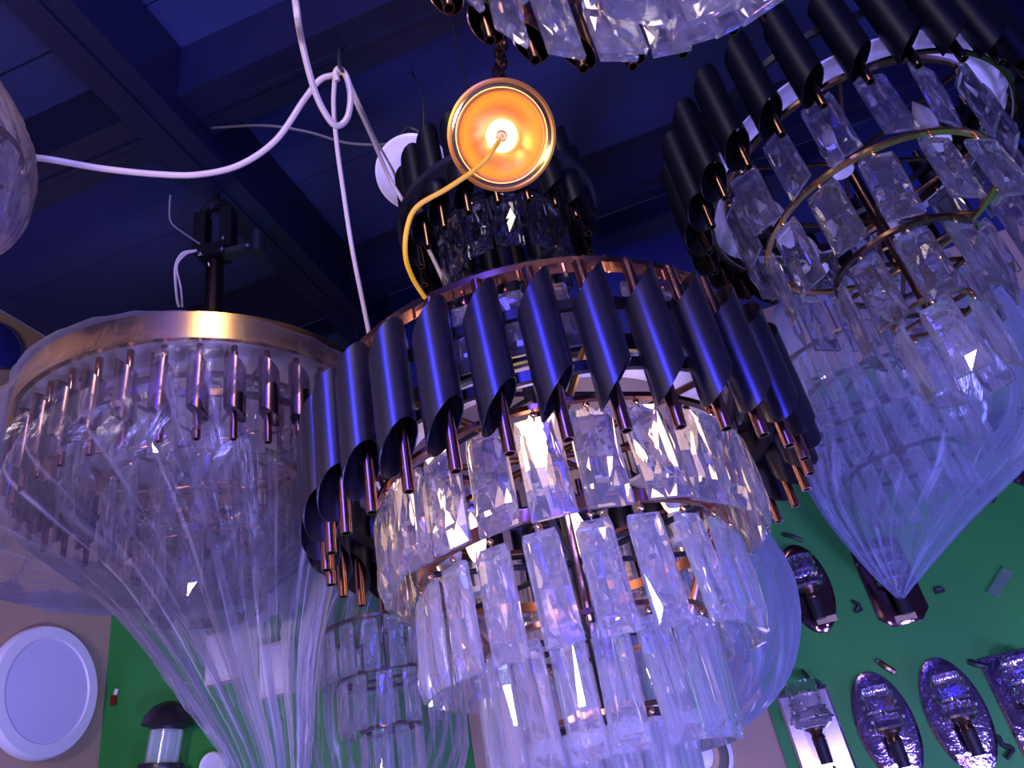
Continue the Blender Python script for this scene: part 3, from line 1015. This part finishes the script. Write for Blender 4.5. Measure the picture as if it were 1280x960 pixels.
def scrap(pts, lab, mat='wire_dark', r=0.0022, tip=None):
    r *= 1.5
    P = [on_back(x, y, 0.014 + 0.004 * (i % 2)) for i, (x, y) in enumerate(pts)]
    t = thing('wire_scrap', lab, 'wire', P[0])
    MB().tube([q - P[0] for q in spline(P)], r, 6).build('wire', mat, t)
    if tip:
        o = MB().lathe([(0.0003, 0.008), (0.005, 0.004), (0.006, 0), (0.005, -0.005), (0.0003, -0.006)], 10).build('connector', tip, t)
        o.location = P[-1] - P[0]
    return t


scrap([(1003, 838), (1010, 846), (1012, 855), (1020, 851), (1027, 857), (1012, 853)], 'curled dark wire scrap above the rectangular silver wall lamp')
scrap([(1118, 840), (1108, 834), (1098, 827)], 'dark bracket scrap with shiny clip above the oval violet lamps', 'bronze_metal', 0.0042, 'chrome')
scrap([(1212, 828), (1222, 831), (1234, 833)], 'short thick black wire beside the rectangular violet wall lamp', r=0.004)
scrap([(1248, 920), (1254, 932), (1266, 936), (1258, 948)], 'black wire tangle between the violet wall lamps', r=0.003)
scrap([(1242, 602), (1243, 615), (1239, 626), (1243, 606)], 'limp dark wire scrap below the upper eight-sided lamp', r=0.0045)
scrap([(1066, 752), (1074, 757), (1070, 764), (1078, 761)], 'small black wire knot left of the eight-sided wall lamp', r=0.003)
scrap([(978, 668), (992, 671), (1003, 676)], 'thin black wire sticking out above the oval bronze lamp', r=0.003)
p = on_back(1174, 739, 0.008)
t = thing('terminal_block', 'small metal terminal clip on the green board', 'clip', p)
t.rotation_euler = wall_frame(p, NBW)
MB().box((0, 0, .005), (.02, .01, .01)).build('block', 'wire_dark', t, smooth=False)
MB().bar((-.008, .004, .009), (.008, .004, .009), .003, 8).build('pin', 'chrome', t)
p = on_back(1252, 727, 0.008)
t = thing('crystal_strip', 'single loose clear crystal bar stuck on the green board', 'crystal', p)
t.rotation_euler = wall_frame(p, NBW)
o = obj('bar', with_mat(crystal_mesh('bar', .016, .05, .01), 'crystal'), t)
o.scale = (1.4, 1.4, 1.4)
place(o, (.022, .02, .008), rot=(0, -PI / 2, 0))
o.rotation_euler = (R_(-60), 0, R_(-50))
o.rotation_euler = Matrix(((0, .62, .78), (0, -.78, .62), (1, 0, 0))).to_euler()

# ring fitting on the beige part of the back wall
p = on_back(872, 945, 0.0)
t = thing('round_vent', 'round white ring fitting with spokes on the beige wall', 'fitting', p)
t.rotation_euler = wall_frame(p, NBW)
MB().band(.07, .079, 0, .014, 64).build('ring', 'white_plastic', t)
MB().lathe([(.0005, .002), (.07, .002)], 48).build('backing', 'tag_paper', t)
MB().band(.05, .07, .002, .006, 48).build('inner_shade', 'cable_grey', t)
for i in range(3):
    a = -PI / 2 + i * 2 * PI / 3
    c, s = math.cos(a), math.sin(a)
    m = MB().box((.036 * c, .036 * s, .01), (.075, .012, .006), Matrix.Rotation(a, 3, 'Z'))
    m.build('spoke', 'white_plastic', t, smooth=False)
MB().lathe([(.036, .005), (.036, .012), (.03, .016), (.0005, .017)], 32).build('hub', 'white_plastic', t)
